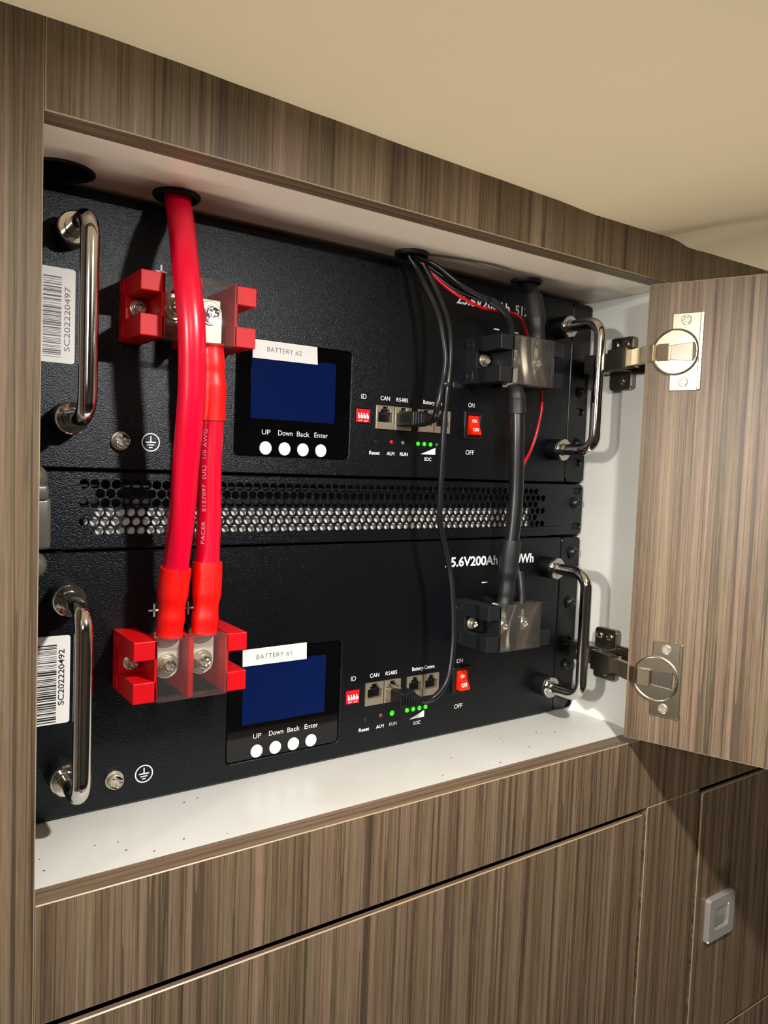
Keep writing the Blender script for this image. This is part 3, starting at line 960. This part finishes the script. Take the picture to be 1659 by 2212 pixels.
def cell(cx, cz, hw, hz, r):
    sq = []
    cc = []
    for i in range(NR):
        t = 2 * math.pi * i / NR
        c_, s_ = math.cos(t), math.sin(t)
        k = min(hw / abs(c_) if abs(c_) > 1e-6 else 1e9, hz / abs(s_) if abs(s_) > 1e-6 else 1e9)
        sq.append((cx + c_ * k, cz + s_ * k)); cc.append((c_, s_))
    # snap the nearest samples to the corners so neighbouring cells close
    for sx in (1, -1):
        for sz_ in (1, -1):
            j = min(range(NR), key=lambda q: (sq[q][0] - cx - sx * hw) ** 2 + (sq[q][1] - cz - sz_ * hz) ** 2)
            sq[j] = (cx + sx * hw, cz + sz_ * hz)
    o_ = [bm.verts.new((x, y0, z)) for x, z in sq]
    a_ = [bm.verts.new((cx + c_ * (r + .22), y0, cz + s_ * (r + .22))) for c_, s_ in cc]
    b_ = [bm.verts.new((cx + c_ * r, y0 + .35, cz + s_ * r)) for c_, s_ in cc]
    d_ = [bm.verts.new((cx + c_ * r, y1, cz + s_ * r)) for c_, s_ in cc]
    for i in range(NR):
        j = (i + 1) % NR
        for p, q in ((o_, a_), (a_, b_), (b_, d_)): bm.faces.new((p[i], p[j], q[j], q[i]))


rows = [192.75 - PZZ * i for i in range(6)]
for ri, z in enumerate(rows):
    xs0 = 39.5 if ri % 2 == 0 else 39.5 + PXX * 1.5
    for i in range(NX): cell(xs0 + i * PXX, z, PXX / 2, PZZ / 2, 2.5)
    # blank strips at both ends of the row
    xa, xb = xs0 - PXX / 2, xs0 + (NX - 0.5) * PXX
    for a, b in ((36.0, xa), (xb, 415.0)):
        if b - a > 0.01:
            f = bm.faces.new([bm.verts.new(c) for c in ((a, y0, z - PZZ / 2), (b, y0, z - PZZ / 2), (b, y0, z + PZZ / 2), (a, y0, z + PZZ / 2))])
zt, zl = rows[0] + PZZ / 2, rows[-1] - PZZ / 2
outer = rrect(-22, 460.3, 155.8, 199.8, 4.5)
slots = [list(reversed(rrect(447.5, 460.2 - 2, zz - 2.6, zz + 2.6, 2.4, 4))) for zz in (194.0, 163.3)]
prism(bm, outer, [[(36.5, zl + .5), (36.5, zt - .5), (414.5, zt - .5), (414.5, zl + .5)]] + slots, y0, y1 + 0.01, 0.5)
link('perforated_plate', bm, M['rack'], vp)
bm = bmesh.new()
lathe(bm, [(0, 5.6), (0.9, 5.6), (0.9, 4.6), (2.4, 4.2), (3.9, 3.0), (4.2, 2.2), (3.2, 1.8), (3.2, 0)], (450.8, D + 0.2, 183.5), (0, -1, 0), 26)
link('rack_screw', bm, M['blackp'], vp, smooth=True)
bm = bmesh.new(); box(bm, 41, 400, D + 5.0, D + 9, 162.5, 178.4, 1.6, 3)
box(bm, 30, 425, D + 6.5, D + 10, 155, 160)
link('backing_bar', bm, M['alu'], vp)
link('slot_shade_box', bx(440, 459.5, D + 1.9, D + 20, 156.5, 199), M['hole'], vp)  # black box added behind the ear slots so they look dark
link('inner_tray', bx(-10, 440, D + 22, D + 200, 155.9, 199.5), M['blackp'], vp)

# grey catch standing at the left edge of the bay
gc = empty('door_catch', (12, 70, 145), 'grey plastic catch with rounded ends, beside the left stile near the vent panel', 'catch')
bm = bmesh.new()
box(bm, -8, 18.5, 64, 80, 158, 186, 2.6, 3)
box(bm, -8, 17, 62.5, 79, 184, 193, 2.2, 3)
link('catch_body', bm, M['grey'], gc, smooth=True)
for z in (196.0, 149.5):
    bm = bmesh.new(); sphere(bm, (10.5, 70, z), 7.0, 1, 1, 1.05); link('catch_end', bm, M['grey'], gc, smooth=True)
link('catch_base', bx(-24, 8, 68, D, 146, 200, 1.5), M['grey'], gc)

# ------------------------------------------------------------------ cables
def cable(name, pts, r, ma, label, cat, n=22):
    c = empty(name, pts[0], label, cat, {'battery_cable': 'thick battery cables', 'thin_wire': 'thin wires from the bundle grommet', 'network_cable': 'network cables'}.get(name))
    path = spline(pts)
    link('jacket', tube(bmesh.new(), path, r, n), ma, c, smooth=True)
    return c, path


def sub(path, a, b):
    """part of a path between two heights"""
    return [p for p in path if min(a, b) - 1e-6 <= p.z <= max(a, b) + 1e-6]


def shrink(c, path, z_wide, z_neck, z_end, r0, r1, ma):
    """heat shrink: wide over the jacket, necking down over the lug barrel"""
    pts = sub(path, z_wide, z_end)
    if len(pts) < 3: return
    za, zb_ = pts[0].z, pts[-1].z

    def rad(t):
        z = za + (zb_ - za) * t
        k = (z - z_wide) / (z_end - z_wide)          # 0 at the cable side
        kn = (z_neck - z_wide) / (z_end - z_wide)
        s_ = max(0, min(1, (k - kn) / 0.12)); s_ = s_ * s_ * (3 - 2 * s_)
        base = r0 * (1 - s_) + r1 * s_
        if k < 0.03: base *= 0.985
        return base * (1 + 0.025 * math.sin(z * 0.55) * s_ + 0.012 * math.sin(z * 0.23))
    dense = []
    for a, b in zip(pts, pts[1:]): dense += [a, (a + b) / 2]
    dense.append(pts[-1])
    bm = tube(bmesh.new(), dense, rad, 26)
    link('heat_shrink', bm, ma, c, smooth=True)


def lug(c, x, z_top, z_tip, w_=15, y=D - 28.3, zc=None):
    """flattened tinned tab with a rounded tip and a hole"""
    up_ = z_top > z_tip; sg = 1 if up_ else -1
    tip = z_tip + sg * w_ / 2
    pts = [(x - w_ / 2 + 1.5, z_top), (x - w_ / 2, z_top - sg * 5)] + [(x - w_ / 2 * math.cos(t), tip - sg * w_ / 2 * math.sin(t)) for t in [k * math.pi / 12 for k in range(13)]] + [(x + w_ / 2, z_top - sg * 5), (x + w_ / 2 - 1.5, z_top)]
    if not up_: pts = list(reversed(pts))
    bm = prism(bmesh.new(), pts, [list(reversed(circ(x, zc, 3.2, 18)))], y, y + 2.6, 0.5)
    box(bm, x - w_ / 2 + 1, x + w_ / 2 - 1, y - 0.8, y + 4.4, min(z_top, z_top - sg * 4), max(z_top, z_top - sg * 4), 0.8)
    link('cable_lug', bm, M['lug'], c)


Z1, Z2 = 73.6 + 18, 73.6 + 18 + DZ       # stud heights
# red A: grommet -> lower red block, left way
ca, pa = cable('battery_cable', [(83, 66, 372), (83, 65, 357), (82.6, 60, 347), (80.4, 49, 333.5), (78.3, 34.5, 305.2), (79.4, 29.0, 280.5), (81.2, 31, 251.6), (81.6, 34, 232), (82.3, 40, 206.9), (82.9, 45.5, 180.9), (82.3, 51, 151.6), (81.6, 52.5, 138), (80.6, 53.5, 116.4), (80.0, 54, 108)], 7.3, M['redc'],
               'thick red cable hanging from the grommet in front of the upper red terminals', 'cable')
shrink(ca, pa, 151.5, 131, 107.5, 8.6, 7.5, M['shrinkr'])
lug(ca, 79.3, 110, 83, zc=Z1)
# red B: upper red block right way -> lower red block right way
cb, pb = cable('battery_cable', [(100.8, 54, 275), (101.6, 54, 263.5), (102.6, 55, 247.6), (103.1, 56.5, 226), (102.8, 57, 207), (103.3, 57, 180), (102.7, 56, 153), (102.4, 55, 133.7), (101.2, 54, 114.4), (100.9, 54, 108)], 7.1, M['redc'],
               'thick red cable with printed jacket joining the upper and lower red terminals', 'cable')
shrink(cb, pb, 151.8, 131, 107.5, 8.5, 7.5, M['shrinkr'])
shrink(cb, pb, 229, 252, 276, 8.0, 7.3, M['shrinkr'])
lug(cb, 100.2, 110, 83, zc=Z1)
lug(cb, 100.2, 272, 300, zc=Z2)
# printed jacket text wrapped round cable B
bm = text_bm('PACER    E157097  (UL)  1/0 AWG', 0.008, 1.1)
us = [v.co.x for v in bm.verts]; vs = [v.co.y for v in bm.verts]
ua, ub, va_, vb_ = min(us), max(us), min(vs), max(vs)
bmesh.ops.subdivide_edges(bm, edges=[e for e in bm.edges if e.calc_length() > 0.3], cuts=1)
frb = frames(pb)
for v in bm.verts:
    z = 160.5 + (v.co.x - ua) / (ub - ua) * 66
    k = min(range(len(pb) - 1), key=lambda i: abs(pb[i].z - z))
    k2 = k + 1 if pb[k].z > z else max(k - 1, 0)
    t = 0 if abs(pb[k2].z - pb[k].z) < 1e-6 else (z - pb[k].z) / (pb[k2].z - pb[k].z)
    p = pb[k].lerp(pb[k2], t); p.z = z
    hgt = (v.co.y - (va_ + vb_) / 2) / (vb_ - va_) * 3.0
    th = math.radians(-35 - 10) - hgt / 7.1                    # angle round the cable, from -Y towards -X
    v.co = Vector((p.x + 7.18 * math.sin(th), p.y - 7.18 * math.cos(th), z))
link('jacket_print', bm, M['greyink'], cb)
# stub on the upper red block's left way (lug of the first way, cable goes down behind cable A)
ck, pk = cable('battery_cable', [(365, 70, 372), (364.6, 67, 357), (363.4, 61, 344), (363.6, 56, 326.4), (362.6, 53.5, 314), (361.4, 53, 305)], 5.6, M['blackc'],
               'thick black cable hanging from the right grommet into the upper black terminals', 'cable')
shrink(ck, pk, 347, 325, 306, 7.3, 6.0, M['shrinkb'])
lug(ck, 360.7, 306, 284, w_=13, zc=Z2)
cl, pl = cable('battery_cable', [(340.6, 53, 275), (343.6, 53, 266), (344.8, 53, 257), (345.5, 52, 233), (347.0, 52, 198), (346.2, 52, 170), (344.6, 52.5, 148), (344.0, 53, 134), (342.6, 53, 112), (341, 53, 107)], 5.7, M['blackc'],
               'thick black cable joining the upper and lower black terminals', 'cable')
shrink(cl, pl, 251, 266, 275, 6.9, 6.2, M['shrinkb'])
shrink(cl, pl, 157, 131, 107, 7.4, 5.9, M['shrinkb'])
lug(cl, 339.8, 272, 300, w_=13, zc=Z2)
lug(cl, 339.8, 108, 83, w_=13, zc=Z1)
# sleeved thin cable into the upper black block's left way
cs_, ps_ = cable('sleeved_cable', [(253, 68, 372), (254, 67, 357), (260, 64, 353.6), (269, 60, 349.3), (282, 54.5, 340), (297, 50.5, 333.6), (307, 48, 331), (320.2, 48, 326), (329.6, 50, 317.6), (334.2, 52.5, 309), (336.5, 54, 300)], 1.7, M['blackc'],
                 'thin black wire ending in a black sleeve at the upper black terminals', 'wire')
pp = [p for p in ps_ if p.x > 304]
link('sleeve', tube(bmesh.new(), pp, 2.9, 16), M['shrinkb'], cs_, smooth=True)
bm = prism(bmesh.new(), [(331.5, 300), (332.5, 304), (340, 304), (341, 300), (341, 296), (331.5, 296)], [], 54.0, 55.2, 0.2)
cw, _ = cable('thin_wire', [(252, 70, 372), (253, 69, 357), (261, 66, 350.0), (272, 61.5, 342.0), (284, 57, 335.0), (297, 53, 331.4), (305.5, 50, 330.2)], 1.3, M['blackc'],
              'thin black wire running just under the sleeved wire from the bundle grommet', 'wire', 12)
cw2, _ = cable('thin_wire', [(251, 69, 372), (252.5, 68.5, 357), (262, 66, 351.5), (275, 61, 343.5), (288, 57, 336.8), (301, 52, 332.4), (307, 49.5, 331.4)], 1.1, M['blackc'],
               'thin black wire pressed between the two others in the bundle', 'wire', 12)
cr, _ = cable('thin_wire', [(254, 70, 372), (255.5, 68.5, 357), (260.5, 66, 351), (268.2, 62, 342.6), (275.4, 58, 336.4), (282.6, 54.5, 331.6), (293.6, 53.5, 328.3), (305.7, 54.5, 326.4), (320.8, 57, 326.6), (334.4, 60, 328.5), (347, 64, 329.1), (358.5, 68, 328.1), (366, 72, 325.8), (378, 77, 315), (391, 78, 295), (391.8, 74, 272.8), (390, 71, 261.5), (387, 72, 242.7), (380.3, 72, 225.6), (371.5, 70, 214), (366.5, 70, 190), (364, 68, 150), (361.5, 61, 125), (361, 57, 112), (361, 55, 105)], 1.1, M['redw'],
              'thin red wire looping from the bundle grommet down behind the black terminals', 'wire', 12)
cb2, pb2 = cable('thin_wire', [(366, 76, 320), (380, 79, 311), (392.5, 79, 294), (393.4, 75, 272), (392, 72.5, 260), (389.2, 73, 242), (383, 73.5, 225), (373.5, 71.5, 212), (368.5, 71, 190), (366, 69, 150), (363.5, 61, 130), (361.8, 57, 120), (361.2, 54, 106)], 0.9, M['blackc'],
                 'thin black wire twisted with the red one beside the black cable', 'wire', 12)
link('sleeve', tube(bmesh.new(), [p for p in pb2 if p.z < 131], 3.2, 16), M['shrinkb'], cb2, smooth=True)


def rj_plug(c, x, z, droop):
    yb = D - 4
    bm = bmesh.new(); box(bm, x - 5.8, x + 5.8, D - 9.5, D + 5, z - 4.2, z + 3.6, 0.3)
    box(bm, x - 1.6, x + 1.6, D - 12, D + 3, z + 4.0, z + 5.2, 0.2)
    return bm


def patch(pts, name_label, x, z, shield):
    c, path = cable('network_cable', pts, 2.15, M['blackc'], name_label, 'cable', 16)
    bm = bmesh.new(); box(bm, x - 5.8, x + 5.8, D - 8.5, D + 5, z - 4.4, z + 3.8, 0.35)
    box(bm, x - 1.7, x + 1.7, D - 11, D + 2, z + 4.2, z + 5.4, 0.3)
    link('plug', bm, M['jack'] if shield else M['blackp'], c)
    # moulded boot: block, then shrinking ribs
    bm = bmesh.new(); box(bm, x - 6.5, x + 6.5, D - 21, D - 7.5 if shield else D - 3, z - 5.2, z + 5.2, 1.0)
    for i in range(6):
        yy = D - 21.5 - i * 2.5; k = 1 - i * 0.085
        zz = z + (0.25 * i * i * 0.35 if shield else -0.05 * i)
        box(bm, x - 5.6 * k, x + 5.6 * k, yy - 1.6, yy, zz - 4.5 * k, zz + 4.5 * k, 0.5)
        box(bm, x - 4.5 * k, x + 4.5 * k, yy - 2.8, yy, zz - 3.5 * k, zz + 3.5 * k, 0.3)
    link('boot', bm, M['blackp'], c)
    return c


patch([(249, 71, 372), (250, 70, 357), (254.6, 66.5, 348), (257.1, 60, 335.7), (260.4, 54, 323.8), (262.4, 48, 310.1), (263.4, 44.5, 296.5), (264.0, 42.3, 285.1), (262.0, 41, 272.4), (258.9, 39.5, 264.6), (256.5, 38, 256), (256.0, 39, 248), (257.5, 43, 244), (260, 50, 243.0)],
      'black network cable plugged into the RS485 port of the upper battery', 260.4, 243.4, False)
patch([(255, 72, 372), (256, 71, 357), (261.6, 66.5, 350), (266.6, 60, 335.4), (269.1, 54, 322.3), (269.9, 48, 309.2), (269.3, 44, 295.3), (268.0, 42, 280.8), (266.0, 40.5, 269.9), (264.5, 40.5, 254.6), (265, 42, 216.5), (266.3, 44, 185.8), (268.4, 45, 170.2), (273.4, 45, 154.2), (277.2, 44, 140.1), (278.9, 42, 125.5), (279.7, 40, 105.6), (278.9, 38, 86.3), (275, 36, 67), (268, 35, 56), (262.4, 38, 49.5), (260.6, 44, 46.8), (260.2, 49, 45.5)],
      'black network cable looping down to the RS485 port of the lower battery', 260.2, 42.6, True)
# zip tie round the two network cables
zt_ = empty('zip_tie', (265, 40, 268), 'small black zip tie holding the two network cables together', 'zip tie')
pz_ = [Vector((264.3 + 4.6 * math.cos(t), 41.0 + 3.4 * math.sin(t), 266.4)) for t in [k * 2 * math.pi / 24 for k in range(25)]]
link('strap', tube(bmesh.new(), pz_, 1.4, 8, False, 0.45), M['blackp'], zt_, smooth=True)
bm = bmesh.new(); box(bm, 267.5, 271.5, 36.6, 39.6, 264.2, 268.4, 0.5); box(bm, 271, 275.5, 37.5, 38.6, 264.8, 267.4, 0.3)
link('buckle', bm, M['blackp'], zt_)
